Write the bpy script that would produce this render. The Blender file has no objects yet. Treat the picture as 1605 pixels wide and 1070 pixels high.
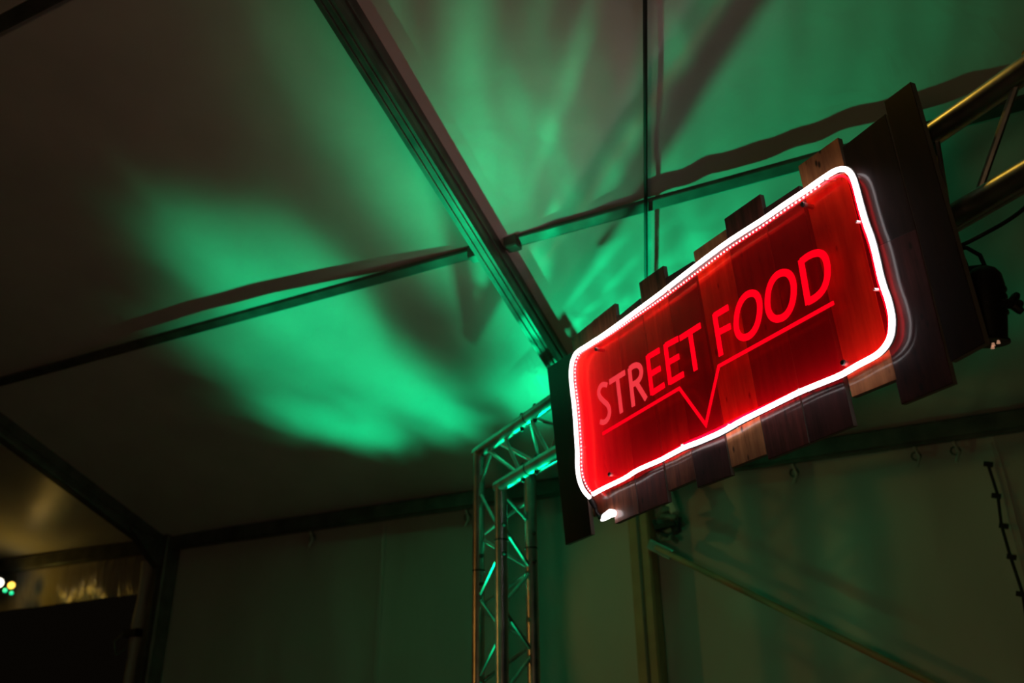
import bpy, bmesh, math, random
import numpy as np
from mathutils import Vector, Matrix, noise
random.seed(7)
sc = bpy.context.scene
# ------------------------------------------------------------------ camera
EYE = 1.5                                   # eye height above the floor
FPX, TILT, ROLL = 1375.0, math.radians(25.04), math.radians(-0.775)
cF = Vector((0, math.cos(TILT), math.sin(TILT)))
_u = Vector((0, -math.sin(TILT), math.cos(TILT))); _x = Vector((1, 0, 0))
cX = math.cos(ROLL)*_x + math.sin(ROLL)*_u
cU = -math.sin(ROLL)*_x + math.cos(ROLL)*_u
cam_d = bpy.data.cameras.new('camera'); cam = bpy.data.objects.new('camera', cam_d)
sc.collection.objects.link(cam); sc.camera = cam
cam_d.sensor_width = 36; cam_d.lens = FPX*36/1605; cam_d.clip_start = .05; cam_d.clip_end = 100
M = Matrix(((cX.x, cU.x, -cF.x, 0), (cX.y, cU.y, -cF.y, 0), (cX.z, cU.z, -cF.z, EYE), (0, 0, 0, 1)))
cam.matrix_world = M
cam_d.dof.use_dof = True; cam_d.dof.focus_distance = 2.1; cam_d.dof.aperture_fstop = 2.6
# ------------------------------------------------------------------ frames of the place
YS = math.radians(-26.16); S = Vector((math.sin(YS), math.cos(YS), 0)); E1 = Vector((math.cos(YS), -math.sin(YS), 0))
YY = math.radians(116.18); TY = Vector((math.sin(YY), math.cos(YY), 0)); TN = Vector((math.cos(YY), -math.sin(YY), 0))
ZZ = Vector((0, 0, 1)); O0 = Vector((0, 0, EYE))
HE, NE, TP = 1.15, -3.89, math.tan(math.radians(19.3))
def tent(n, y, z): return n*TN + y*TY + z*ZZ + O0             # tent axes: across, along, height over the eye
def beam(s, e, z): return s*S + e*E1 + z*ZZ + O0               # truss axes: along, across, height over the eye
def roofz(n, off=0.0):
    return HE + off + TP*(n-NE) if n <= 1.1 else HE + off + TP*(1.1-NE) - TP*(n-1.1)
# ------------------------------------------------------------------ world, exposure
w = bpy.data.worlds.new('night'); sc.world = w; w.use_nodes = True
w.node_tree.nodes['Background'].inputs[0].default_value = (.010, .007, .004, 1)
w.node_tree.nodes['Background'].inputs[1].default_value = .20
sc.view_settings.view_transform = 'Standard'; sc.view_settings.look = 'None'
sc.view_settings.exposure = 0; sc.view_settings.gamma = 1; sc.view_settings.use_curve_mapping = False
try:
    sc.cycles.transparent_max_bounces = 16; sc.cycles.max_bounces = 8
except Exception: pass
# ------------------------------------------------------------------ lights
def light(name, kind, loc, energy, color, size=.1, aim=None):
    d = bpy.data.lights.new(name, kind); d.energy = energy; d.color = color
    o = bpy.data.objects.new(name, d); sc.collection.objects.link(o); o.location = loc
    if kind == 'AREA': d.size = size
    else: d.shadow_soft_size = size
    if aim is not None: o.rotation_euler = (Vector(aim)-Vector(loc)).to_track_quat('-Z', 'Y').to_euler()
    return o
def pattern_light(name, at, energy, radius, lobes, seed, lo=.25, hi=1.5, floor=.0, rest=.002, scale=3.6, cloud=3.0):
    """a green point light, its beam hand-shaped into lobes and cloud to place light patches
    lobes: (point on the cloth: across, along, height), sharpness, strength"""
    g = light(name, 'POINT', at, energy, (0.0, 1.0, .36), radius); g.data.use_nodes = True
    nt = g.data.node_tree; em = nt.nodes['Emission']; tc = nt.nodes.new('ShaderNodeTexCoord')
    def nmath(op, a, b=None):
        n = nt.nodes.new('ShaderNodeMath'); n.operation = op
        for i, v in enumerate((a, b)):
            if v is None: continue
            if isinstance(v, (int, float)): n.inputs[i].default_value = v
            else: nt.links.new(v, n.inputs[i])
        return n.outputs[0]
    vn = nt.nodes.new('ShaderNodeVectorMath'); vn.operation = 'NORMALIZE'; nt.links.new(tc.outputs['Normal'], vn.inputs[0])
    tot = None
    for P, k, a in lobes:
        dr = (tent(*P) - at).normalized()
        dt = nt.nodes.new('ShaderNodeVectorMath'); dt.operation = 'DOT_PRODUCT'
        nt.links.new(vn.outputs[0], dt.inputs[0]); dt.inputs[1].default_value = dr
        e = nmath('MULTIPLY', nmath('EXPONENT', nmath('MULTIPLY', nmath('SUBTRACT', dt.outputs['Value'], 1.0), k)), a)
        tot = e if tot is None else nmath('ADD', tot, e)
    ad = nt.nodes.new('ShaderNodeVectorMath'); ad.operation = 'ADD'; nt.links.new(vn.outputs[0], ad.inputs[0]); ad.inputs[1].default_value = seed
    ns = nt.nodes.new('ShaderNodeTexNoise'); ns.inputs['Scale'].default_value = scale; ns.inputs['Detail'].default_value = 5
    ns.inputs['Distortion'].default_value = .9; nt.links.new(ad.outputs[0], ns.inputs['Vector'])
    mr = nt.nodes.new('ShaderNodeMapRange'); mr.interpolation_type = 'SMOOTHSTEP'
    for k_, v_ in (('From Min', lo), ('From Max', hi), ('To Min', floor), ('To Max', 1.0)): mr.inputs[k_].default_value = v_
    nt.links.new(nmath('ADD', tot, nmath('MULTIPLY', nmath('SUBTRACT', ns.outputs['Fac'], .5), cloud)), mr.inputs['Value'])
    nt.links.new(nmath('ADD', nmath('MULTIPLY', tot, mr.outputs['Result']), rest), em.inputs['Strength'])
    return g
GREEN_AT = beam(3.94, 1.83, .08)
pattern_light('green_beam', GREEN_AT, 150, .035, [
    ((-2.37, -2.38, 1.75), 270, 1.35), ((-2.48, -2.07, 1.71), 270, 1.3), ((-2.69, -2.49, 1.64), 160, .55), ((-2.85, -2.22, 1.59), 100, .65),
    ((-3.07, -2.03, 1.51), 110, .50), ((-3.12, -2.72, 1.49), 120, .65), ((-3.33, -2.42, 1.41), 100, .70), ((-3.35, -1.98, 1.41), 100, .60),
    ((-2.60, -2.79, 1.67), 260, .50), ((-3.19, -1.58, 1.46), 110, .40), ((-3.25, -1.39, 1.45), 70, .40),
    ((-2.11, -1.38, 1.84), 120, .62), ((-1.74, -1.50, 1.97), 150, .24), ((-2.39, -1.39, 1.75), 200, .30),
    ((-2.02, -.93, 1.85), 120, 1.25), ((-2.85, -.85, 1.55), 45, .62), ((-2.62, -.48, 1.66), 60, .75), ((-2.2, -.25, 1.80), 60, .35),
    ((-3.3, .25, 1.38), 60, .45)], (2.1, 4.7, 2.9), lo=.10, hi=.95, scale=6.0, cloud=.9, rest=.0004)
GREEN_FILL_AT = tent(-2.75, -1.95, -.30)  # added green fill for the cloth right of the rafter and the wall
pattern_light('green_fill_front', GREEN_FILL_AT, 60, .05, [
    ((-2.14, -1.08, 1.78), 130, 1.6), ((-1.70, -1.40, 1.9), 50, .16), ((-2.1, -1.55, 1.82), 60, .45), ((-3.0, -1.0, 1.48), 50, 2.6),
    ((-3.95, -.20, .95), 24, .30)], (7.3, 2.7, 1.4), -.1, .9, .3, .0001, 6, 1.2)
light('warm_lamp_light', 'AREA', tent(1.2, -.3, -.55), 4.8, (1.0, .60, .30), .35, aim=tent(-3.6, -.6, .9))
light('white_spill', 'SPOT', tent(-.3, -.5, .3), 1.0, (1.0, .74, .48), .12, aim=tent(-1.4, -.7, 2.0)).data.spot_size = math.radians(62)
bpy.data.objects['white_spill'].data.spot_blend = 1.0
light('amber_side_light', 'SPOT', Vector((-3.4, 2.7, EYE+.7)), 22, (1.0, .42, .08), .06, aim=Vector((-.04, 3.42, EYE+.55))).data.spot_size = math.radians(24)
light('gold_lamp_light', 'SPOT', beam(1.2, 1.20, 1.8), 3, (1.0, .58, .06), .015, aim=beam(.7, 1.52, 1.1)).data.spot_size = math.radians(60)
# ------------------------------------------------------------------ materials
def newmat(name):
    m = bpy.data.materials.new(name); m.use_nodes = True
    return m, m.node_tree, m.node_tree.nodes['Principled BSDF']
def simple(name, col, rough=.5, metal=0.0, emis=None, es=0.0, spec=.5):
    m, t, b = newmat(name)
    b.inputs['Base Color'].default_value = (*col, 1); b.inputs['Roughness'].default_value = rough
    b.inputs['Metallic'].default_value = metal; b.inputs['Specular IOR Level'].default_value = spec
    if emis: b.inputs['Emission Color'].default_value = (*emis, 1); b.inputs['Emission Strength'].default_value = es
    return m
def noisy(name, c1, c2, scale, rough=.5, metal=0.0, bump=.0, stretch=(1, 1, 1), detail=6, spec=.5, bscale=None, dist=0.0):
    m, t, b = newmat(name)
    tc = t.nodes.new('ShaderNodeTexCoord'); mp = t.nodes.new('ShaderNodeMapping'); mp.inputs['Scale'].default_value = stretch
    n = t.nodes.new('ShaderNodeTexNoise'); n.inputs['Scale'].default_value = scale; n.inputs['Detail'].default_value = detail
    n.inputs['Distortion'].default_value = dist
    r = t.nodes.new('ShaderNodeValToRGB'); r.color_ramp.elements[0].position = .32; r.color_ramp.elements[1].position = .68
    r.color_ramp.elements[0].color = (*c1, 1); r.color_ramp.elements[1].color = (*c2, 1)
    t.links.new(tc.outputs['Object'], mp.inputs['Vector']); t.links.new(mp.outputs[0], n.inputs['Vector'])
    t.links.new(n.outputs['Fac'], r.inputs['Fac']); t.links.new(r.outputs[0], b.inputs['Base Color'])
    b.inputs['Roughness'].default_value = rough; b.inputs['Metallic'].default_value = metal; b.inputs['Specular IOR Level'].default_value = spec
    if bump:
        bp = t.nodes.new('ShaderNodeBump'); bp.inputs['Strength'].default_value = bump; bp.inputs['Distance'].default_value = .02
        if bscale:
            n2 = t.nodes.new('ShaderNodeTexNoise'); n2.inputs['Scale'].default_value = bscale; n2.inputs['Detail'].default_value = 5
            n2.inputs['Distortion'].default_value = 1.2
            t.links.new(mp.outputs[0], n2.inputs['Vector']); t.links.new(n2.outputs['Fac'], bp.inputs['Height'])
        else: t.links.new(n.outputs['Fac'], bp.inputs['Height'])
        t.links.new(bp.outputs[0], b.inputs['Normal'])
    return m
M_roof = noisy('tent_roof_cloth', (.60, .60, .58), (.70, .70, .67), 3, rough=.38, bump=.16, bscale=5, spec=.35)
M_wall = noisy('tent_wall_cloth', (.50, .50, .46), (.60, .60, .55), 2, rough=.5, bump=.3, bscale=5, stretch=(1, 1, .4))
M_valance = noisy('glossy_valance_film', (.34, .32, .28), (.45, .42, .36), 4, rough=.22, bump=.9, bscale=9, stretch=(1, 1, .3))
M_alu = noisy('brushed_aluminium', (.30, .30, .30), (.52, .52, .50), 14, rough=.36, metal=1.0, bump=.05)
M_profile = noisy('dull_tent_profile', (.10, .11, .10), (.19, .20, .18), 10, rough=.42, metal=.5)
M_litpost = noisy('warm_lit_post', (.42, .27, .15), (.55, .36, .20), 9, rough=.55)  # warm lamplight painted into the brown of the middle post and brace
M_dark = simple('black_plastic', (.012, .012, .013), .4)
M_black = simple('black_rubber', (.006, .006, .006), .55)
M_steel = simple('steel_cable', (.05, .05, .05), .45, .8)
M_strap = noisy('grey_green_strap', (.10, .14, .12), (.22, .28, .24), 30, rough=.6)
M_floor = noisy('plywood_floor', (.10, .075, .05), (.16, .12, .08), 4, rough=.7)
M_neon = simple('white_neon', (1, .97, .97), .3, emis=(1.0, .92, .93), es=6.5)
M_jacket = simple('clear_neon_jacket', (.75, .72, .74), .25)
M_redglow = simple('red_letter_glow', (.0, 0, .0), .5, emis=(1.0, .0, .008), es=1.3, spec=0)
M_redpale = simple('pale_red_letter_glow', (.4, .05, .05), .5, emis=(1, .045, .06), es=.85, spec=0)
M_led = simple('red_led_strip', (.3, 0, 0), .5, emis=(1, .0, .01), es=16); M_led2 = simple('dimmer_red_led_strip', (.3, 0, 0), .5, emis=(1, .0, .01), es=8)
M_bead = simple('led_bead', (1, .6, .6), .4, emis=(1, .30, .30), es=5)
M_gold = simple('amber_lens', (.9, .5, .1), .3, emis=(1.0, .60, .08), es=2.2)
M_greenlens = simple('green_lens', (.1, .8, .4), .3, emis=(0, .9, .4), es=1.2)
M_white = simple('white_lamp_face', (1, 1, 1), .3, emis=(1, 1, .95), es=2)
M_edge = simple('pale_board_edge', (.42, .44, .42), .5)
M_pedge = simple('plank_edge', (.20, .18, .16), .6)
def wood(name, c1, c2, knots=True, rough=.15):
    m, t, b = newmat(name)
    tc = t.nodes.new('ShaderNodeTexCoord'); mp = t.nodes.new('ShaderNodeMapping')
    mp.inputs['Scale'].default_value = (22, 2.2, 1); mp.inputs['Location'].default_value = (random.random()*30, random.random()*30, 0)
    t.links.new(tc.outputs['Object'], mp.inputs['Vector'])
    n = t.nodes.new('ShaderNodeTexNoise'); n.inputs['Scale'].default_value = 2.2; n.inputs['Detail'].default_value = 9; n.inputs['Roughness'].default_value = .65
    t.links.new(mp.outputs[0], n.inputs['Vector'])
    r = t.nodes.new('ShaderNodeValToRGB'); r.color_ramp.elements[0].position = .33; r.color_ramp.elements[1].position = .66
    r.color_ramp.elements[0].color = (*c1, 1); r.color_ramp.elements[1].color = (*c2, 1)
    t.links.new(n.outputs['Fac'], r.inputs['Fac'])
    mp2 = t.nodes.new('ShaderNodeMapping'); mp2.inputs['Scale'].default_value = (30, 13, 1); mp2.inputs['Location'].default_value = (random.random()*9, random.random()*9, 0)
    t.links.new(tc.outputs['Object'], mp2.inputs['Vector'])
    vo = t.nodes.new('ShaderNodeTexVoronoi'); vo.inputs['Scale'].default_value = 1.0; t.links.new(mp2.outputs[0], vo.inputs['Vector'])
    r2 = t.nodes.new('ShaderNodeValToRGB'); r2.color_ramp.elements[0].position = .07; r2.color_ramp.elements[1].position = .16
    r2.color_ramp.elements[0].color = (.12, .12, .12, 1); r2.color_ramp.elements[1].color = (1, 1, 1, 1)
    t.links.new(vo.outputs['Distance'], r2.inputs['Fac'])
    n3 = t.nodes.new('ShaderNodeTexNoise'); n3.inputs['Scale'].default_value = 5; n3.inputs['Detail'].default_value = 3
    t.links.new(tc.outputs['Object'], n3.inputs['Vector'])
    r3 = t.nodes.new('ShaderNodeValToRGB'); r3.color_ramp.elements[0].position = .35; r3.color_ramp.elements[1].position = .62
    r3.color_ramp.elements[0].color = (.55, .5, .5, 1); r3.color_ramp.elements[1].color = (1.1, 1.05, 1, 1)
    t.links.new(n3.outputs['Fac'], r3.inputs['Fac'])
    mx = t.nodes.new('ShaderNodeMix'); mx.data_type = 'RGBA'; mx.blend_type = 'MULTIPLY'; mx.inputs[0].default_value = 1 if knots else .0
    t.links.new(r.outputs[0], mx.inputs[6]); t.links.new(r2.outputs[0], mx.inputs[7])
    mx2 = t.nodes.new('ShaderNodeMix'); mx2.data_type = 'RGBA'; mx2.blend_type = 'MULTIPLY'; mx2.inputs[0].default_value = .9
    t.links.new(mx.outputs[2], mx2.inputs[6]); t.links.new(r3.outputs[0], mx2.inputs[7])
    t.links.new(mx2.outputs[2], b.inputs['Base Color'])
    b.inputs['Roughness'].default_value = .55
    b.inputs['Specular IOR Level'].default_value = .15; b.inputs['Coat Weight'].default_value = .45; b.inputs['Coat Roughness'].default_value = rough
    bp = t.nodes.new('ShaderNodeBump'); bp.inputs['Strength'].default_value = .12; bp.inputs['Distance'].default_value = .003
    t.links.new(n.outputs['Fac'], bp.inputs['Height']); t.links.new(bp.outputs[0], b.inputs['Normal'])
    return m
def acrylic():
    m = bpy.data.materials.new('red_acrylic'); m.use_nodes = True; t = m.node_tree
    for n in list(t.nodes):
        if n.type != 'OUTPUT_MATERIAL': t.nodes.remove(n)
    out = [n for n in t.nodes if n.type == 'OUTPUT_MATERIAL'][0]
    tr = t.nodes.new('ShaderNodeBsdfTransparent'); tr.inputs[0].default_value = (1.0, .60, .50, 1)
    df = t.nodes.new('ShaderNodeBsdfDiffuse'); df.inputs[0].default_value = (.9, .0, .01, 1)
    tl = t.nodes.new('ShaderNodeBsdfTranslucent'); tl.inputs[0].default_value = (.9, .0, .015, 1)
    gl = t.nodes.new('ShaderNodeBsdfGlossy'); gl.inputs['Roughness'].default_value = .18; gl.inputs['Color'].default_value = (.8, .8, .8, 1)
    a = t.nodes.new('ShaderNodeMixShader'); a.inputs[0].default_value = .5; t.links.new(df.outputs[0], a.inputs[1]); t.links.new(tl.outputs[0], a.inputs[2])
    b = t.nodes.new('ShaderNodeMixShader'); b.inputs[0].default_value = .05; t.links.new(tr.outputs[0], b.inputs[1]); t.links.new(a.outputs[0], b.inputs[2])
    c = t.nodes.new('ShaderNodeMixShader'); c.inputs[0].default_value = .03; t.links.new(b.outputs[0], c.inputs[1]); t.links.new(gl.outputs[0], c.inputs[2])
    em = t.nodes.new('ShaderNodeEmission'); em.inputs[0].default_value = (1, 0, .012, 1); em.inputs[1].default_value = .03   # edge-lit sheet, brightest by the strip on its left edge
    tc = t.nodes.new('ShaderNodeTexCoord'); sx = t.nodes.new('ShaderNodeSeparateXYZ'); t.links.new(tc.outputs['Object'], sx.inputs[0])
    def mm(op, a, b):
        n = t.nodes.new('ShaderNodeMath'); n.operation = op
        for i, v in enumerate((a, b)):
            if isinstance(v, (int, float)): n.inputs[i].default_value = v
            elif v is not None: t.links.new(v, n.inputs[i])
        return n.outputs[0]
    g1 = mm('MULTIPLY', mm('EXPONENT', mm('MULTIPLY', mm('ADD', sx.outputs[0], .62), -10), None), .75)
    g2 = mm('MULTIPLY', mm('EXPONENT', mm('MULTIPLY', mm('ADD', sx.outputs[1], .22), -28), None), .16)
    t.links.new(mm('ADD', mm('ADD', g1, g2), .02), em.inputs[1])
    ad = t.nodes.new('ShaderNodeAddShader'); t.links.new(c.outputs[0], ad.inputs[0]); t.links.new(em.outputs[0], ad.inputs[1])
    t.links.new(ad.outputs[0], out.inputs['Surface'])
    return m
M_acrylic = acrylic()
# ------------------------------------------------------------------ helpers
def link(name, me, mat, parent=None, world=None, smooth=False):
    o = bpy.data.objects.new(name, me); sc.collection.objects.link(o)
    if mat: me.materials.append(mat)
    if smooth:
        for p in me.polygons: p.use_smooth = True
    if parent is not None: o.parent = parent
    return o
def tag(o, label=None, cat=None, group=None, kind=None):
    for k, v in (('label', label), ('category', cat), ('group', group), ('kind', kind)):
        if v: o[k] = v
    return o
def empty(name, mat4, label, cat, group=None, kind=None):
    o = bpy.data.objects.new(name, None); sc.collection.objects.link(o); o.matrix_world = mat4; o.empty_display_size = .1
    return tag(o, label, cat, group, kind)
def mat_from(org, x, y, z): return Matrix(((x.x, y.x, z.x, org.x), (x.y, y.y, z.y, org.y), (x.z, y.z, z.z, org.z), (0, 0, 0, 1)))
class B:
    """collects points in world space; build() turns them into one mesh, local to its parent"""
    def __init__(s): s.v = []; s.f = []
    def add(s, vs, fs): k = len(s.v); s.v += [Vector(p) for p in vs]; s.f += [[i+k for i in f] for f in fs]; return s
    def prism(s, c, ax, ay, az):                    # box from centre and half axes
        vs = [c+ax*i+ay*j+az*k for i in (-1, 1) for j in (-1, 1) for k in (-1, 1)]
        return s.add(vs, [(0, 1, 3, 2), (4, 6, 7, 5), (0, 4, 5, 1), (2, 3, 7, 6), (0, 2, 6, 4), (1, 5, 7, 3)])
    def bar(s, a, b, hw, hh, up=ZZ, ch=.18):        # chamfered rectangular bar
        a = Vector(a); b = Vector(b); d = (b-a).normalized(); side = d.cross(up).normalized(); up2 = side.cross(d)
        q = [(1-ch, -1), (1, -1+ch), (1, 1-ch), (1-ch, 1), (-1+ch, 1), (-1, 1-ch), (-1, -1+ch), (-1+ch, -1)]
        vs = [p+side*hw*i+up2*hh*j for p in (a, b) for i, j in q]
        n = 8; fs = [(i, (i+1) % n, n+(i+1) % n, n+i) for i in range(n)] + [tuple(range(n-1, -1, -1)), tuple(range(n, 2*n))]
        return s.add(vs, fs)
    def tube(s, pts, r, seg=10, closed=False, cap=True, rr=None):
        pts = [Vector(p) for p in pts]; n = len(pts); base = len(s.v); prev = None
        for i, p in enumerate(pts):
            if closed: d = pts[(i+1) % n]-pts[i-1]
            else: d = pts[min(i+1, n-1)]-pts[max(i-1, 0)]
            d.normalize()
            if prev is None: u = d.orthogonal().normalized()
            else: u = (prev - d*prev.dot(d)).normalized()
            prev = u; v = d.cross(u); ri = rr[i] if rr else r
            for k in range(seg):
                a = 2*math.pi*k/seg; s.v.append(p+u*ri*math.cos(a)+v*ri*math.sin(a))
        m = n if closed else n-1
        for i in range(m):
            for k in range(seg):
                a0 = base+i*seg+k; a1 = base+i*seg+(k+1) % seg; b0 = base+((i+1) % n)*seg+k; b1 = base+((i+1) % n)*seg+(k+1) % seg
                s.f.append([a0, a1, b1, b0])
        if cap and not closed:
            s.f.append([base+k for k in range(seg)][::-1]); s.f.append([base+(n-1)*seg+k for k in range(seg)])
        return s
    def build(s, name, mat, parent=None, smooth=False):
        inv = parent.matrix_world.inverted() if parent is not None else Matrix.Identity(4)

        org = None
        if parent is None:
            org = sum(s.v, Vector())/len(s.v); inv = Matrix.Translation(-org)
        me = bpy.data.meshes.new(name); me.from_pydata([inv @ v for v in s.v], [], s.f); me.update()
        bm = bmesh.new(); bm.from_mesh(me); bmesh.ops.recalc_face_normals(bm, faces=bm.faces); bm.to_mesh(me); bm.free()
        o = link(name, me, mat, parent, smooth=smooth)
        if org is not None: o.location = org
        if smooth:
            try: me.set_sharp_from_angle(angle=math.radians(40))
            except Exception: pass
        return o
def I4(p): return Matrix.Translation(p)
# ------------------------------------------------------------------ the tent: roof, walls, floor
BAYS = [-10.25, -7.25, -4.25, -1.25, 1.75, 4.75, 7.75]
def grid(fn, nu, nv):
    vs = [fn(i/nu, j/nv) for i in range(nu+1) for j in range(nv+1)]
    fs = [(i*(nv+1)+j, (i+1)*(nv+1)+j, (i+1)*(nv+1)+j+1, i*(nv+1)+j+1) for i in range(nu) for j in range(nv)]
    return vs, fs
ceil = empty('ceiling', I4(O0+tent(0, 0, 0)*0), 'pale tent roof cloth stretched between the sloping rafters', 'ceiling', kind='structure')
def billow(t): return 4*t*(1-t)
for b0, b1 in zip(BAYS[:-1], BAYS[1:]):
    for side in (0, 1):
        near = side == 0 and -8 < b0 < 2
        nu, nv = (110, 110) if near and b0 in (-4.25, -1.25) else (30, 24)
        def fn(u, v):
            y = b0+(b1-b0)*v
            n = (-4.02+5.12*u) if side == 0 else (1.1+5.0*u)
            off = 0.035 + .048*billow(v)
            p = Vector((n*1.3, y*1.3, 2.0))
            off += .003*(noise.noise(p*1.1)) + .0025*noise.noise(Vector((n*3+y*4, (n-y)*1.2, 5)))*billow(v)
            if b0 == -1.25: off += .009*noise.noise(Vector(((n*2.0+y*5), (y-n*.4)*9, 3)))*min(1, billow(v)*2)
            return tent(n, y, roofz(n, off))
        vs, fs = grid(fn, nu, nv)
        B().add(vs, fs).build('roof_panel', M_roof, ceil, smooth=True)
# walls
def wall(name, label): return empty(name, I4(O0), label, 'wall', kind='structure')
wb = wall('wall_back', 'pale side wall cloth hanging in panels below the eave')
def panel(b0, b1, z0=-EYE, z1=1.17, n=-3.96, mat=M_wall, parent=wb, name='wall_panel', amp=.012, nu=34, nv=34, ph=0):
    def fn(u, v):
        y = b0+(b1-b0)*u; z = z0+(z1-z0)*v
        d = amp*noise.noise(Vector((y*5+z*.8, z*1.0, ph))) + amp*.8*noise.noise(Vector((y*2+z*1.6, z*.7, ph+4)))
        d += .006*noise.noise(Vector((y*16, z*1.6, ph+9)))*max(0, v*1.6-.6)
        if abs(u-.5) > .485: d += .012
        return tent(n+d, y, z)
    vs, fs = grid(fn, nu, nv); o = B().add(vs, fs).build(name, mat, parent, smooth=True); return o
for b0, b1 in zip(BAYS[:-1], BAYS[1:]):
    if b0 == -7.25: continue
    m = (b0+b1)/2
    panel(b0, m, ph=b0); panel(m, b1, ph=b0+50)
val = panel(-7.25, -4.32, z0=.90, z1=1.15, n=-3.93, mat=M_valance, name='valance', amp=.035, nu=90, nv=12)
wf = wall('wall_front', 'tent wall cloth on the far side'); panel(-10.25, 7.75, n=6.05, parent=wf, nu=40, nv=8, name='wall_panel')
for nm, yv in (('wall_left', -10.25), ('wall_right', 7.75)):
    we = wall(nm, 'tent gable wall cloth')
    vs = [tent(-3.96, yv, -EYE), tent(6.05, yv, -EYE), tent(6.05, yv, 1.17), tent(1.1, yv, roofz(1.1, .1)), tent(-3.96, yv, 1.17)]
    B().add(vs, [(0, 1, 2, 3, 4)]).build('wall_panel', M_wall, we)
fl = B().prism(tent(1.05, -1.25, -EYE-.03), TN*5.2, TY*9.2, ZZ*.03).build('floor', M_floor)
tag(fl, 'dark plywood floor of the tent', 'floor', kind='structure')
# frame: rafters, purlins, eave beams, columns
RH = {-4.25: 'dark sloping rafter over the left corner post', -1.25: 'sloping rafter crossing the purlin in the middle, green underneath'}
def profile(name, a, b, hw, hh, mat, label, cat, up=ZZ, group=None):
    """hollow-section tent member with a keder groove on its sides"""
    o = empty(name, I4(a), label, cat, group, 'structure')
    d = (b-a).normalized(); side = d.cross(up).normalized(); u2 = side.cross(d)
    B().bar(a, b, hw, hh, up).build('box_section', mat, o)
    for sg in (-1, 1):
        B().bar(a+side*sg*(hw+.003)+u2*(-hh*.35), b+side*sg*(hw+.003)+u2*(-hh*.35), .004, .006, up).build('keder_rail', mat, o)
    B().bar(a-u2*(hh+.002)+side*hw*.35, b-u2*(hh+.002)+side*hw*.35, .004, .003, up).build('rib', mat, o)
    B().bar(a-u2*(hh+.002)-side*hw*.35, b-u2*(hh+.002)-side*hw*.35, .004, .003, up).build('rib', mat, o)
    return o
for y in BAYS:
    for n0, n1 in ((-3.95, 1.1), (1.1, 6.0)):
        if n0 > 0 and y not in (-1.25, -4.25): continue
        c = .005
        a = tent(n0, y-.03, roofz(n0+.001, c)); b = tent(n1, y-.03, roofz(n1, c))
        profile('rafter', a, b, .034, .078, M_profile, RH.get(y if n0 < 0 else 99, 'dark sloping tent rafter'), 'rafter', group=None if n0 < 0 and y in RH else 'tent rafters out of sight')
for k, (n, lab) in enumerate(((-2.467, 'long thin purlin crossing under the middle of the roof'), (-1.175, 'upper purlin cutting the top left corner'), (0.05, 'purlin near the ridge'))):
    for b0, b1 in zip(BAYS[:-1], BAYS[1:]):
        side = ' between the two rafters' if b0 == -4.25 else (' right of the middle rafter' if b0 == -1.25 else ' in a further bay')
        a = tent(n, b0+.02, roofz(n, .035)); b = tent(n, b1-.08, roofz(n, .035))
        o = empty('purlin', I4(a), lab+side, 'purlin', 'purlins', 'structure')
        B().bar(a, b, .022, .009, up=(ZZ-TN*TP)).build('flat_section', M_profile, o)
        B().bar(a+ZZ*.012, b+ZZ*.012, .006, .008, up=(ZZ-TN*TP)).build('rib', M_profile, o)
        for p, q in ((a, 1), (b, -1)):
            B().bar(p, p+TY*.05*q, .026, .03).build('end_bracket', M_profile, o)
for b0, b1 in zip(BAYS[:-1], BAYS[1:]):
    a = tent(-3.88, b0+.04, 1.175); b = tent(-3.88, b1-.06, 1.175)
    lab = {-4.25: 'dark eave beam between the two posts', -1.25: 'dark eave beam right of the middle post', -7.25: 'dark eave beam above the glossy valance'}.get(b0, 'eave beam in a further bay')
    o = empty('eave_beam', I4(a), lab, 'beam', 'eave beams', 'structure')
    B().bar(a, b, .035, .040).build('box_section', M_profile, o)
    B().bar(a-ZZ*.043+TN*.02, b-ZZ*.043+TN*.02, .005, .004).build('keder_rail', M_profile, o)
for y in BAYS:
    lab = {-4.25: 'dark corner post under the left rafter', -1.25: 'brownish post under the middle rafter, below the sign'}.get(y, 'tent side post in a further bay')
    o = empty('post', I4(tent(-3.87, y, -EYE)), lab, 'post', 'tent side posts', 'structure')
    B().bar(tent(-3.87, y, -EYE), tent(-3.87, y, 1.22), .05, .055, up=TN).build('box_section', M_profile if y != -1.25 else M_litpost, o)
    B().bar(tent(-3.812, y, -EYE), tent(-3.812, y, 1.15), .006, .004, up=TN).build('keder_rail', M_profile, o)
    B().prism(tent(-3.87, y, -EYE+.012), TN*.1, TY*.1, ZZ*.012).build('base_plate', M_alu, o)
    # corner gusset where post and rafter meet
    B().add([tent(-3.83, y-.035, 1.0), tent(-3.83, y+.02, 1.0), tent(-3.83, y-.035, 1.16), tent(-3.83, y+.02, 1.16), tent(-3.55, y-.035, roofz(-3.55, -.06)), tent(-3.55, y+.02, roofz(-3.55, -.06))],
            [(0, 1, 3, 2), (0, 4, 5, 1), (2, 3, 5, 4), (0, 2, 4), (1, 5, 3)]).build('corner_gusset', M_profile, o)
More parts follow.
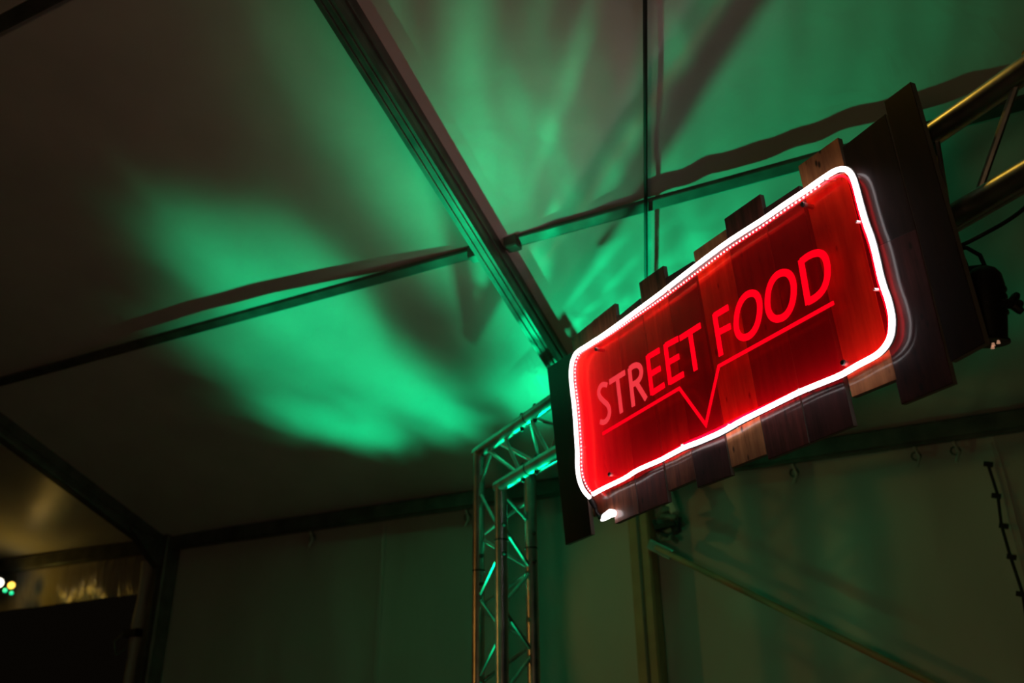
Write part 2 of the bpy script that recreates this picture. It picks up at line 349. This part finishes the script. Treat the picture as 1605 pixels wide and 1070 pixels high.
# wind bracing
o = empty('roof_bracing_cable', I4(tent(-3.85, -1.2, 1.2)), 'thin black bracing cable running straight up under the roof', 'cable')
B().tube([tent(n, -1.2+(n+3.85)*.362, roofz(n, .0)) for n in [float(t_) for t_ in np.linspace(-3.8, .9, 30)]], .0065, 8).build('cable', M_steel, o, smooth=True)
B().tube([tent(n, -1.2+(n+3.85)*.362, roofz(n, .0)) for n in (-3.4, -3.18)], .013, 10).build('turnbuckle', M_alu, o, smooth=True)
br = empty('wall_brace', I4(tent(-3.86, -1.18, .82)), 'brown diagonal brace tube running down the wall from the middle post', 'brace')
B().tube([tent(-3.80, -1.17, .815), tent(-3.80, .20, -.005)], .014, 12).build('tube', M_litpost, br, smooth=True)
B().bar(tent(-3.80, -1.20, .833), tent(-3.80, -1.10, .773), .008, .022).build('end_fitting', M_alu, br)
# strap with ratchet and gathered cloth at the post
st = empty('ratchet_strap', I4(tent(-3.8, -1.12, .9)), 'grey ratchet strap bundle knotted beside the middle post', 'strap')
B().tube([tent(-3.80+.02*math.sin(k*1.3), -1.165+.03*k+.012*math.sin(2.1*k), 1.10-.05*k) for k in range(5)], .012, 8).build('webbing', M_strap, st, smooth=True)
B().tube([tent(-3.79+.03*math.sin(2.2*k), -1.11+.045*math.cos(1.5*k), .98-.0115*k) for k in range(14)], .013, 8).build('webbing', M_strap, st, smooth=True)
B().tube([tent(-3.78, -1.16, .93), tent(-3.77, -1.15, .88), tent(-3.77, -1.10, .85), tent(-3.78, -1.05, .87), tent(-3.78, -1.045, .93)], .011, 8).build('buckle', M_dark, st, smooth=True)
B().bar(tent(-3.76, -1.15, .89), tent(-3.76, -1.06, .90), .018, .012).build('ratchet_drum', M_steel, st)
B().tube([tent(-3.8, -1.10, 1.06), tent(-3.79, -1.08, 1.0), tent(-3.78, -1.06, .95)], .02, 8, rr=[.03, .026, .02]).build('cloth_gather', M_wall, st, smooth=True)
# joint between wall panels with lacing cord
lc = empty('lacing_cord', I4(tent(-3.93, .21, 1.0)), 'dark lacing cord with toggles on the wall joint at the right', 'cord')
zs = [1.03, .90, .78, .66, .52, .38, .2, 0, -.3]
B().tube([tent(-3.925, .205+.008*math.sin(i*2.), z) for i, z in enumerate(zs)], .006, 8).build('cord', M_black, lc, smooth=True)
for z in zs[:-1]:
    B().bar(tent(-3.918, .190, z), tent(-3.918, .222, z-.01), .009, .009).build('toggle', M_dark, lc)
for yv, lab in ((.245, 'narrow seam flap beside the dark lacing cord'), (-2.73, 'narrow seam flap down the wall left of the truss tower')):
    o = B().bar(tent(-3.935, yv, -EYE+.02), tent(-3.945, yv, 1.12), .012, .004, up=TN).build('seam_flap', M_wall); tag(o, lab, 'flap')
# eyelets / cloth ties below the eave
TIES = ['small cloth tie under the eave beam close to the left corner post', 'small cloth tie under the eave beam left of the truss tower', 'small cloth tie under the eave beam, just right of the sign planks above the brace', 'small cloth tie under the eave beam midway along the right wall', 'small cloth tie under the eave beam next to the lacing cord']
for i, yv in enumerate((-3.2, -2.2, -.55, -.05, .1)):
    o = empty('cloth_tie', I4(tent(-3.92, yv, 1.11)), TIES[i], 'tie', 'cloth ties under the eave beam')
    B().tube([tent(-3.90, yv, 1.135), tent(-3.915, yv+.012, 1.09), tent(-3.91, yv-.006, 1.05)], .006, 6).build('cord', M_wall, o, smooth=True)
    B().tube([tent(-3.925+.0, yv+.018*math.cos(a), 1.10+.018*math.sin(a)) for a in [float(t_) for t_ in np.linspace(0, 6.283, 9)][:-1]], .004, 6, closed=True).build('eyelet', M_profile, o, smooth=True)
# rolled curtain at the opening on the left
rc = empty('rolled_curtain', I4(tent(-3.86, -4.42, -EYE)), 'narrow rolled up door curtain strapped beside the left corner post', 'curtain')
B().tube([tent(-3.88, -4.41, z) for z in [float(t_) for t_ in np.linspace(-EYE+.03, 1.08, 24)]], .03, 12, rr=[.034+.006*math.sin(i*1.7) for i in range(24)]).build('cloth_roll', M_wall, rc, smooth=True)
B().bar(tent(-3.87, -4.46, .66), tent(-3.87, -4.36, .66), .045, .022).build('strap', M_black, rc)
B().tube([tent(-3.84, -4.47, .67), tent(-3.83, -4.53, .62), tent(-3.83, -4.50, .54), tent(-3.84, -4.44, .57)], .006, 8).build('strap_tail', M_strap, rc, smooth=True)
# ------------------------------------------------------------------ truss
c1 = (1.44, 1.15); c2 = (1.44, .95); c3 = (1.61, 1.05)
tr = empty('lighting_truss', I4(beam(3.1, 1.5, -EYE)), 'silver triangular goalpost truss carrying the red neon sign', 'truss')
R = .025
AX = (3.262, 1.44); BX = (3.05, 1.44); CX = (3.12, 1.605)
S0, S1 = -1.75, 3.05
def chord(a, b, name='chord', r=R): return B().tube([a, b], r, 20).build(name, M_alu, tr, smooth=True)
chord(beam(S0-.2, *c1), beam(AX[0]+R, *c1)); chord(beam(S0, *c2), beam(BX[0]+R, *c2)); chord(beam(S0-.07, *c3), beam(CX[0]+R, *c3))
for lx, zt in ((AX, c1[1]), (BX, c2[1]), (CX, c3[1])):
    chord(beam(*lx, -EYE+.01), beam(*lx, zt), 'leg_chord')
for lx, zt in (((S0-.2, 1.44), c1[1]), ((S0, 1.44), c2[1]), ((S0-.07, 1.605), c3[1])):
    chord(beam(*lx, -EYE+.01), beam(*lx, zt), 'leg_chord')
def brace(a, b, r=.0075): return B().tube([a, b], r, 8).build('brace', M_alu, tr, smooth=True)
def zig(ca, cb, nodes):
    """nodes: list of (s, which chord)"""
    for (s0, k0), (s1, k1) in zip(nodes[:-1], nodes[1:]):
        A = beam(s0, *(ca if k0 == 0 else cb)); Bp = beam(s1, *(ca if k1 == 0 else cb)); brace(A, Bp)
brace(beam(3.02, *c1), beam(2.87, *c2)); brace(beam(3.10, *c1), beam(3.247, 1.44, 1.01)); brace(beam(3.2, *c1), beam(2.9, 1.44, .96))
zig(c1, c2, [(2.79-.155*k, k % 2) for k in range(13)]+[(.95, 1)])
zig(c1, c2, [(.93, 1), (.89, 1), (.735, 0)]+[(.735-.155*k, k % 2) for k in range(1, 16)])
zig(c1, c3, [(2.79, 0), (3.03, 1), (3.10, 0)]); zig(c1, c3, [(2.79-.155*k, k % 2) for k in range(13)]); zig(c1, c3, [(.80-.155*k, 1-(k % 2)) for k in range(16)])
zig(c2, c3, [(2.95-.155*k, k % 2) for k in range(14)]); zig(c2, c3, [(.78-.155*k, k % 2) for k in range(16)])
def legzig(p, q, z0, step, n, flip=0):
    for k in range(n):
        a, b = (p, q) if (k+flip) % 2 == 0 else (q, p)
        brace(beam(*a, z0-step*k), beam(*b, z0-step*(k+1)))
legzig(BX, CX, .80, .155, 14, 0); legzig(BX, AX, .70, .15, 14, 0); legzig(AX, CX, .93, .14, 16, 1)
brace(beam(*BX, .93), beam(*CX, .83)); brace(beam(*AX, .98), beam(*BX, .76))
for p, q in (((S0-.2, 1.44), (S0, 1.44)), ((S0, 1.44), (S0-.07, 1.605)), ((S0-.2, 1.44), (S0-.07, 1.605))): legzig(p, q, .9, .155, 14)
# couplers with pins (seam ring and four knobs round each chord joint)
def coupler(P, axis, d=.055):
    axis = axis.normalized(); u = axis.cross(ZZ if abs(axis.z) < .9 else S).normalized(); v = axis.cross(u)
    B().tube([P-axis*.0035, P+axis*.0035], R+.0012, 18).build('joint_ring', M_dark, tr, smooth=True)
    for q in (-1, 1):
        for sg in (-1, 1):
            w_ = v if q > 0 else v
            a = P+axis*d*q+w_*sg*(R-.002); B().tube([a, a+w_*sg*.008, a+w_*sg*.014], .008, 8, rr=[.009, .008, .005]).build('pin', M_dark, tr, smooth=True)
for c in (c1, c2, c3): coupler(beam(2.80, *c), S); coupler(beam(.66, *c), S)
for lx, z in ((AX, .655), (BX, .735), (CX, .73)): coupler(beam(*lx, z), ZZ)
B().prism(beam(3.14, 1.5, -EYE+.006), S*.2, E1*.18, ZZ*.006).build('base_plate', M_alu, tr)
B().prism(beam(S0-.1, 1.5, -EYE+.006), S*.2, E1*.18, ZZ*.006).build('base_plate', M_alu, tr)
# ------------------------------------------------------------------ the sign
AL = math.radians(2.7)
sR = -S; sU = Vector((0, 0, math.cos(AL))) - E1*math.sin(AL); sN = sR.cross(sU)
sO = beam(1.70, 1.385, .93)
SM = mat_from(sO, sR, sU, sN)
sign = empty('neon_sign', SM, 'red STREET FOOD sign on dark stepped planks with a white neon outline', 'sign')
def ray(x, y): return ((x-802.5)*cX - (y-535)*cU + FPX*cF)/FPX
def sg(x, y, d=0.0):
    """place on the plane lying d in front of the planks, in the sign's own coordinates"""
    r = ray(x, y); o = Vector((0, 0, EYE)); k = ((sO+sN*d)-o).dot(sN)/r.dot(sN); P = o+r*k-sO
    return Vector((P.dot(sR), P.dot(sU)))
def slab(name, poly, z0, z1, mat, parent, bev=.0, mat_side=None):
    me = bpy.data.meshes.new(name); bm = bmesh.new(); n = len(poly)
    lo = [bm.verts.new((p[0], p[1], z0)) for p in poly]; hi = [bm.verts.new((p[0], p[1], z1)) for p in poly]
    bm.faces.new(hi); bm.faces.new(lo[::-1])
    sides = [bm.faces.new((lo[i], lo[(i+1) % n], hi[(i+1) % n], hi[i])) for i in range(n)]
    if mat_side:
        for f in sides: f.material_index = 1
    bmesh.ops.recalc_face_normals(bm, faces=bm.faces)
    if bev: bmesh.ops.bevel(bm, geom=[e for e in bm.edges if abs(e.verts[0].co.z-z1) < 1e-6 and abs(e.verts[1].co.z-z1) < 1e-6], offset=bev, segments=1, affect='EDGES')
    bm.to_mesh(me); bm.free(); o = link(name, me, mat, parent)
    if mat_side: me.materials.append(mat_side)
    return o
W_dark = wood('dark_plank', (.020, .005, .006), (.085, .022, .022)); W_mid = wood('brown_plank', (.06, .018, .010), (.27, .088, .045))
W_gold = wood('golden_plank', (.28, .12, .05), (.60, .29, .11)); W_blk = wood('blackened_plank', (.008, .003, .003), (.020, .007, .006), False)
W_or = wood('orange_brown_plank', (.32, .12, .05), (.58, .25, .10)); W_red = wood('red_brown_plank', (.045, .010, .010), (.16, .036, .030))
PL = [  # top-left, top-right, bottom-right, bottom-left corner of each plank, then its timber
    ((857, 577), (896, 552), (927, 837), (886, 854), W_blk), ((895, 530), (928, 503.5), (962, 797), (929, 810), W_mid),
    ((928, 503.5), (964, 475), (1001, 804.5), (964, 820.6), W_mid), ((964, 499), (1003, 467), (1047.3, 786), (1001, 804.5), W_red),
    ((1001, 443.5), (1039.5, 416), (1091, 751), (1047.3, 769.8), W_mid), ((1040, 437), (1086, 408.6), (1146, 744), (1092, 764.5), W_dark),
    ((1086, 395), (1137.5, 359), (1202, 711), (1146, 733), W_gold), ((1134, 343.5), (1191, 303.5), (1268, 694), (1203, 720.3), W_red),
    ((1195, 328), (1252, 290), (1337.5, 666), (1268, 694), W_dark), ((1250, 261), (1313.5, 215), (1406, 594), (1334.5, 623), W_or),
    ((1318.5, 231), (1387, 177.5), (1436, 358), (1354, 396), W_blk), ((1354, 396), (1436, 358), (1494, 600), (1411, 634), W_dark),
    ((1384.7, 160), (1428, 127.5), (1545.5, 537), (1489, 567.5), W_blk)]
for i, (a, b, c, d, m) in enumerate(PL):
    q = [sg(*p) for p in (a, b, c, d)]; cen = sum(q, Vector((0, 0)))/4; g_ = .0016
    q = [p + Vector((g_*(1 if k in (0, 3) else -1), 0)) for k, p in enumerate(q)]
    j = (.0, -.0012, .0006, -.0008, .0004, -.001, .0, -.0006, -.0014, .0003, -.0016, -.001, .0008)[i]
    slab('plank', [q[3], q[2], q[1], q[0]], -.014, j, m, sign, .0008, M_pedge)
slab('backing_board', [sg(*p) for p in ((888, 832), (928, 790), (1048, 745), (1140, 712), (1333, 606), (1412, 576), (1500, 548), (1536, 520), (1436, 185), (1320, 260), (1197, 345), (1035, 455), (930, 520), (862, 585))], -.0165, -.0142, M_black, sign)
# battens behind, with hook clamps on the truss
for vv in (.10, -.06):
    B().add([sO+sR*a+sU*(vv+b)+sN*c for a in (-.74, .72) for b in (-.02, .02) for c in (-.034, -.0142)],
            [(0, 1, 3, 2), (4, 6, 7, 5), (0, 4, 5, 1), (2, 3, 7, 6), (0, 2, 6, 4), (1, 5, 7, 3)]).build('batten', M_dark, sign)
# neon line
NEON = [(924, 779), (918, 773), (912.5, 765), (908.5, 754), (906, 743), (904.5, 726), (905, 711), (904, 692), (902.6, 672), (901.2, 650), (899.5, 632), (897, 612), (895, 594), (895, 577), (897, 565), (902, 554),
        (908, 548.5), (916, 544), (928, 536), (942, 527.5), (971.5, 506.5), (1005.5, 481.5), (1034.7, 460), (1060, 440), (1100, 409), (1138.7, 380), (1170, 360), (1197, 343), (1230, 320), (1262, 299), (1282, 284.5), (1297, 274.5), (1310, 266.5),
        (1322, 264), (1332, 269.5), (1338, 281), (1343, 298), (1347.3, 315.6), (1353, 336), (1358.5, 354), (1364, 368), (1370, 388), (1376, 414), (1380, 433), (1385.4, 451), (1391, 466), (1395, 481), (1398.3, 498), (1398, 514), (1396, 527), (1391, 538),
        (1384, 547.5), (1375, 555.5), (1362, 563), (1346, 571), (1330, 580.5), (1317, 588), (1285, 601), (1255, 613), (1222.7, 629), (1190.4, 645), (1158, 661), (1143, 670), (1126, 679), (1110, 686), (1093.7, 693), (1072, 701), (1053, 711), (1036, 720.5), (1017, 728.5),
        (997.6, 737), (980.4, 748.5), (963, 757), (941.7, 767), (930, 774)]
def smooth(pts, it=2):
    for _ in range(it):
        q = []
        for a, b in zip(pts[:-1], pts[1:]): q += [a*.75+b*.25, a*.25+b*.75]
        pts = [pts[0]]+q+[pts[-1]]
    return pts
DN, DA = .028, .020
def W(p, d): return sO+sR*p[0]+sU*p[1]+sN*d
nl = smooth([sg(x, y, DN) for x, y in NEON], 1)
B().tube([W(p, DN) for p in nl], .0059, 12).build('neon_tube', M_neon, sign, smooth=True)
cen = sum(nl, Vector((0, 0)))/len(nl)
ctr = [p+(p-cen).normalized()*.0052 for p in nl]
B().tube([W(p, DN-.0045) for p in ctr], .0034, 8).build('neon_jacket', M_jacket, sign, smooth=True)
B().tube([W(p+(p-cen).normalized()*.0028, DN-.0035) for p in ctr], .0016, 6).build('jacket_edge', M_black, sign, smooth=True)
# acrylic panel just inside the neon
ac = [sg(x, y, DN) for x, y in [(924, 777), (907, 746), (903, 680), (897, 600), (896, 572), (903, 555), (917, 544), (1000, 486), (1138, 380), (1262, 300), (1306, 270), (1321, 267), (1333, 275), (1342, 300), (1357, 356), (1384, 452), (1396, 498), (1394, 524), (1384, 545), (1366, 558), (1255, 612), (1158, 661), (1053, 709), (941, 766)]]
ac = [p+(cen-p).normalized()*.004 for p in ac]
panel_o = slab('acrylic_panel', ac[::-1], DA-.0015, DA+.0015, M_acrylic, sign)
# led strip round the panel edge
loop = [p+(cen-p).normalized()*.0155 for p in nl]
cut = len(loop)*.30
B().tube([W(p, DA-.001) for p in loop[:int(cut)+1]], .0022, 6).build('led_strip', M_led, sign, smooth=True)
B().tube([W(p, DA-.001) for p in loop[int(cut):int(len(loop)*.80)+1]], .0022, 6).build('led_strip', M_led2, sign, smooth=True)
B().tube([W(p, DA-.001) for p in loop[int(len(loop)*.80):]], .0022, 6).build('led_strip', M_led, sign, smooth=True)
bb = B(); acc = 0.0
for a, b in zip(loop[:62], loop[1:63]):
    L = (b-a).length
    while acc < L:
        p = a+(b-a)*(acc/L); c = W(p+(cen-p).normalized()*.001, DA+.0022)
        bb.prism(c, sR*.0019, sU*.0019, sN*.0012); acc += .0125
    acc -= L
tag(bb.build('led_beads', M_bead, sign), kind='stuff')
# lettering, in strokes on the panel face
def ribbon(bm, pts, wd, z0=DA+.0016, z1=DA+.0034, closed=False):
    n = len(pts); L = []; Rr = []
    for i in range(n):
        if closed: d0 = (pts[i]-pts[i-1]).normalized(); d1 = (pts[(i+1) % n]-pts[i]).normalized()
        else:
            d0 = (pts[i]-pts[i-1]).normalized() if i else (pts[1]-pts[0]).normalized()
            d1 = (pts[i+1]-pts[i]).normalized() if i < n-1 else d0
        t = (d0+d1).normalized(); nn = Vector((-t.y, t.x)); k = 1/max(.45, nn.dot(Vector((-d1.y, d1.x))))
        L.append(pts[i]+nn*wd/2*k); Rr.append(pts[i]-nn*wd/2*k)
    V = [[bm.verts.new((p.x, p.y, z)) for p in P] for P, z in ((L, z0), (Rr, z0), (L, z1), (Rr, z1))]
    m = n if closed else n-1
    for i in range(m):
        j = (i+1) % n
        bm.faces.new((V[2][i], V[3][i], V[3][j], V[2][j])); bm.faces.new((V[0][i], V[0][j], V[1][j], V[1][i]))
        bm.faces.new((V[0][i], V[2][i], V[2][j], V[0][j])); bm.faces.new((V[1][i], V[1][j], V[3][j], V[3][i]))
    if not closed:
        for i in (0, n-1): bm.faces.new((V[0][i], V[1][i], V[3][i], V[2][i]))
def glyph(name, strokes, mat, wd, org, closed=False, parent=None):
    bm = bmesh.new()
    for k, s_ in enumerate(strokes):
        pts = [sg(org[0]+x/4.864, org[1]+y/4.864, DA+.003) for x, y in s_]
        if len(pts) > 4: pts = smooth(pts, 2) if not closed else pts
        ribbon(bm, pts, wd, DA+.0016+.00015*k, DA+.0034+.00015*k, closed)
    bmesh.ops.recalc_face_normals(bm, faces=bm.faces)
    me = bpy.data.meshes.new(name); bm.to_mesh(me); bm.free(); return link(name, me, mat, parent)
A_, B_ = (920, 480), (1080, 380); LW = .0165
glyph('letter', [[(152, 600), (138, 594), (118, 594), (98, 612), (86, 650), (95, 690), (125, 722), (158, 750), (172, 790), (168, 835), (148, 872), (122, 886), (100, 878)]], M_redpale, LW*.95, A_, parent=panel_o)
glyph('letter', [[(170, 577), (288, 503)], [(230, 545), (262, 812)]], M_redpale, LW, A_, parent=panel_o)
glyph('letter', [[(322, 470), (353, 762)], [(322, 478), (352, 452), (385, 445), (408, 465), (415, 505), (404, 548), (378, 580), (336, 600)], [(374, 580), (450, 706)]], M_redpale, LW, A_, parent=panel_o)
glyph('letter', [[(460, 372), (496, 672)], [(462, 386), (552, 333)], [(478, 520), (560, 470)], [(495, 660), (590, 598)]], M_redglow, LW, A_, parent=panel_o)
glyph('letter', [[(595, 285), (634, 592)], [(597, 298), (694, 246)], [(615, 430), (702, 380)], [(633, 577), (737, 515)]], M_redglow, LW, A_, parent=panel_o)
glyph('letter', [[(706, 244), (864, 144)], [(784, 198), (828, 488)]], M_redglow, LW, A_, parent=panel_o)
glyph('letter', [[(192, 540), (243, 862)], [(190, 558), (298, 492)], [(212, 690), (316, 636)]], M_redglow, LW, B_, parent=panel_o)
def oval(top, right, bot, left):
    c = (Vector(top)+Vector(bot)+Vector(left)+Vector(right))/4; av = (Vector(right)-Vector(left))/2; bv = (Vector(top)-Vector(bot))/2; out = []
    for k in range(36):
        a = 2*math.pi*k/36; ca, sa = math.cos(a), math.sin(a)
        f = lambda t: math.copysign(abs(t)**.9, t)
        p = c+av*f(ca)+bv*f(sa); out.append((p.x, p.y))
    return out
glyph('letter', [oval((462, 388), (537, 530), (432, 722), (360, 578))], M_redglow, LW*1.08, B_, True, panel_o)
glyph('letter', [oval((707, 230), (797, 385), (685, 580), (598, 425))], M_redglow, LW*1.08, B_, True, panel_o)
glyph('letter', [[(850, 128), (908, 470)], [(850, 146), (905, 102), (965, 77), (1012, 82), (1042, 120), (1057, 200), (1050, 290), (1020, 365), (965, 420), (905, 452)]], M_redglow, LW*1.02, B_, parent=panel_o)
bm = bmesh.new()
ribbon(bm, [sg(x, y, DA+.003) for x, y in ((944.5, 679.5), (1064.5, 608.3), (1106, 665.5), (1126.3, 573.5), (1306.5, 474.2))], .0092)
bmesh.ops.recalc_face_normals(bm, faces=bm.faces); me = bpy.data.meshes.new('underline'); bm.to_mesh(me); bm.free(); link('underline', me, M_redglow, panel_o)
bm = bmesh.new(); ribbon(bm, [p+(p-cen).normalized()*.0110 for p in loop], .0016, DA-.009, DA+.002)  # added dark rim that keeps the red strip light off the outer planks
bmesh.ops.recalc_face_normals(bm, faces=bm.faces); me = bpy.data.meshes.new('led_baffle'); bm.to_mesh(me); bm.free(); link('led_baffle', me, M_dark, sign)
# stand-offs, neon clips
for x, y in ((933, 547), (1257, 320), (1320, 568), (954, 743)):
    p = sg(x, y, DA+.012)
    B().tube([W(p, .0005), W(p, DA+.009)], .006, 14).build('standoff', M_alu, sign, smooth=True)
    B().tube([W(p, DA+.009), W(p, DA+.0125)], .0066, 14, rr=[.0066, .0052]).build('standoff_cap', M_black, sign, smooth=True)
for x, y in ((1348, 343), (1377, 451), (1143, 671), (1256, 612), (1067, 702), (1297, 276), (1045, 452), (905, 700)):
    p = sg(x, y, DN); q = (cen-p).normalized()
    B().bar(W(p+q*.004, .001), W(p+q*.010, DN+.002), .003, .002, up=sU).build('neon_clip', M_jacket, sign)
# end plug, lead and the free end of the neon
p = sg(929, 786, .02)
B().tube([W(sg(925, 781, DN), DN), W(p, .022), W(sg(933, 795, .014), .014)], .009, 12, rr=[.007, .0095, .008]).build('end_plug', M_black, sign, smooth=True)
B().tube([W(sg(932, 792, .012), .012), W(sg(935, 803, .012), .012), W(sg(941, 811, .010), .010)], .0062, 10).build('lead', M_black, sign, smooth=True)
B().tube([W(sg(940, 811, .01), .010), W(sg(946, 810, .012), .012)], .009, 12, rr=[.007, .009]).build('end_plug', M_black, sign, smooth=True)
B().tube([W(sg(943, 815, .012), .012), W(sg(948, 810, .012), .012), W(sg(957, 804, .012), .012), W(sg(962, 804, .012), .012)], .008, 12, rr=[.0035, .010, .012, .010]).build('neon_tail', M_neon, sign, smooth=True)
# ------------------------------------------------------------------ stage lamp behind the sign at the right
def at(x, y, e):
    r = ray(x, y); return O0+r*(e/r.dot(E1))
lp = empty('stage_lamp', I4(at(1545, 400, 1.52)), 'small black stage lamp hanging behind the right end of the sign', 'lamp')
LE = 1.50
T0 = at(1541, 418, LE); T1 = at(1551, 538, LE)
ax = (T1-T0)
body = [(0, .010), (.04, .022), (.12, .031), (.25, .035), (.45, .0355), (.75, .034), (.95, .032), (.97, .036), (1.0, .036), (1.0, .028), (.985, .027)]
B().tube([T0+ax*t for t, r_ in body], .03, 20, rr=[r_ for t, r_ in body]).build('housing', M_dark, lp, smooth=True)
for t in (.32, .42, .52, .62): B().tube([T0+ax*(t-.012), T0+ax*(t+.012)], .0378, 20).build('cooling_fin', M_dark, lp, smooth=True)
B().tube([T0+ax*.975, T0+ax*.99], .027, 18).build('lens', simple('dark_lens', (.02, .02, .02), .05), lp, smooth=True)
kx = cX
K = at(1574, 476, LE)
B().tube([K-kx*.01, K+kx*.014], .010, 12).build('yoke_bolt', M_dark, lp, smooth=True)
for dz, dx in ((.016, .026), (-.014, .026), (.0, .030)):
    B().tube([K+kx*.012, K+kx*dx+ZZ*dz, K+kx*(dx+.004)+ZZ*dz*1.3], .007, 8, rr=[.008, .008, .006]).build('wing_knob', M_dark, lp, smooth=True)
Y0 = at(1514, 424, LE+.01); Y1 = at(1540, 421, LE)
B().bar(Y0, Y1, .006, .008).build('yoke', M_dark, lp)
B().tube([beam(1.02, 1.46, .93), Y0+ZZ*.02, Y0], .008, 8).build('hook_clamp', M_dark, lp, smooth=True)
for i, (x, y) in enumerate(((1557, 542), (1565, 538), (1556, 546))):  # small glowing dots painted in as glints at the lamp's lower rim
    q = at(x, y, LE-.02); B().tube([q, q-ax.normalized()*.006], .0035, 8, rr=[.0035, .002]).build('painted_glint', simple('glint_glow', (.9, .55, .4), .2, 1.0, (1, .5, .3), .35), lp, smooth=True)
def cable(name, pts, r, mat, label):
    o = empty(name, I4(pts[0]), label, 'cable')
    P = [Vector(p) for p in pts]; q = []
    for _ in range(3):
        q = [P[0]]
        for a, b in zip(P[:-1], P[1:]): q += [a*.75+b*.25, a*.25+b*.75]
        P = q+[P[-1]]
    B().tube(P, r, 8).build('sheath', mat, o, smooth=True); return o
cable('power_cable', [at(1660, 265, 1.50), at(1612, 322, 1.50), at(1580, 346, 1.50), at(1540, 368, 1.50), at(1505, 386, 1.47), at(1480, 390, 1.46)], .0042, M_black, 'black cable drooping under the truss at the right edge')
P = [at(1495, 392, 1.49), at(1515, 388, 1.495), at(1536, 400, 1.50), at(1543, 416, 1.50), at(1543, 424, 1.50)]
B().tube(P, .0042, 8).build('cable', M_black, lp, smooth=True)
# ------------------------------------------------------------------ party lamp at the left edge by the valance
LL = tent(-3.70, -5.62, 1.03)
pk = empty('effect_light', I4(LL), 'small effect light at the left edge with white, amber and green lenses', 'lamp')
B().bar(LL-TY*.30, LL+TY*.06, .05, .05).build('housing', M_dark, pk)
B().tube([LL+ZZ*.05, LL+ZZ*.14], .012, 8).build('mount', M_dark, pk, smooth=True)
toc = (O0-LL).normalized()
def lens(x, y, r, mat):
    r_ = ray(x, y); k = (LL-O0).length-.10; c = O0+r_.normalized()*k
    B().tube([c, c+toc*.015, c+toc*.022], r, 16, rr=[r, r*.95, r*.6]).build('lens', mat, pk, smooth=True)
lens(-2, 913, .030, M_white); lens(18, 917, .022, M_gold); lens(18, 929, .012, M_greenlens); lens(8, 925, .013, M_greenlens)
light('effect_lamp_light', 'POINT', tent(-3.64, -5.46, 1.0), .55, (1.0, .56, .04), .02)
# housings for both green lights, below the frame; the front one is an added fill
for at_, lab in ((GREEN_AT, 'green uplight on a short stand behind the truss tower'), (GREEN_FILL_AT, 'added green fill lamp on a short stand in front of the truss tower')):
    gf = empty('unseen_green_lamp', I4(Vector((at_.x, at_.y, 0))), lab, 'lamp')
    P = Vector(at_)
    B().tube([Vector((P.x, P.y, .01)), P-ZZ*.16], .014, 10).build('stand', M_dark, gf, smooth=True)
    B().tube([P-ZZ*.17, P-ZZ*.08, P-ZZ*.055, P-ZZ*.055, P-ZZ*.07], .04, 20, rr=[.025, .045, .045, .038, .036]).build('housing', M_dark, gf, smooth=True)
    for k in range(3):
        a = k*2.094; f_ = Vector((P.x+.17*math.cos(a), P.y+.17*math.sin(a), .012)) if at_ is GREEN_FILL_AT else Vector((P.x, P.y, .012)) + (TN*.12 if k == 0 else TY*.14*(1 if k == 1 else -1))
        B().tube([Vector((P.x, P.y, .25)), f_], .009, 8).build('leg', M_dark, gf, smooth=True)
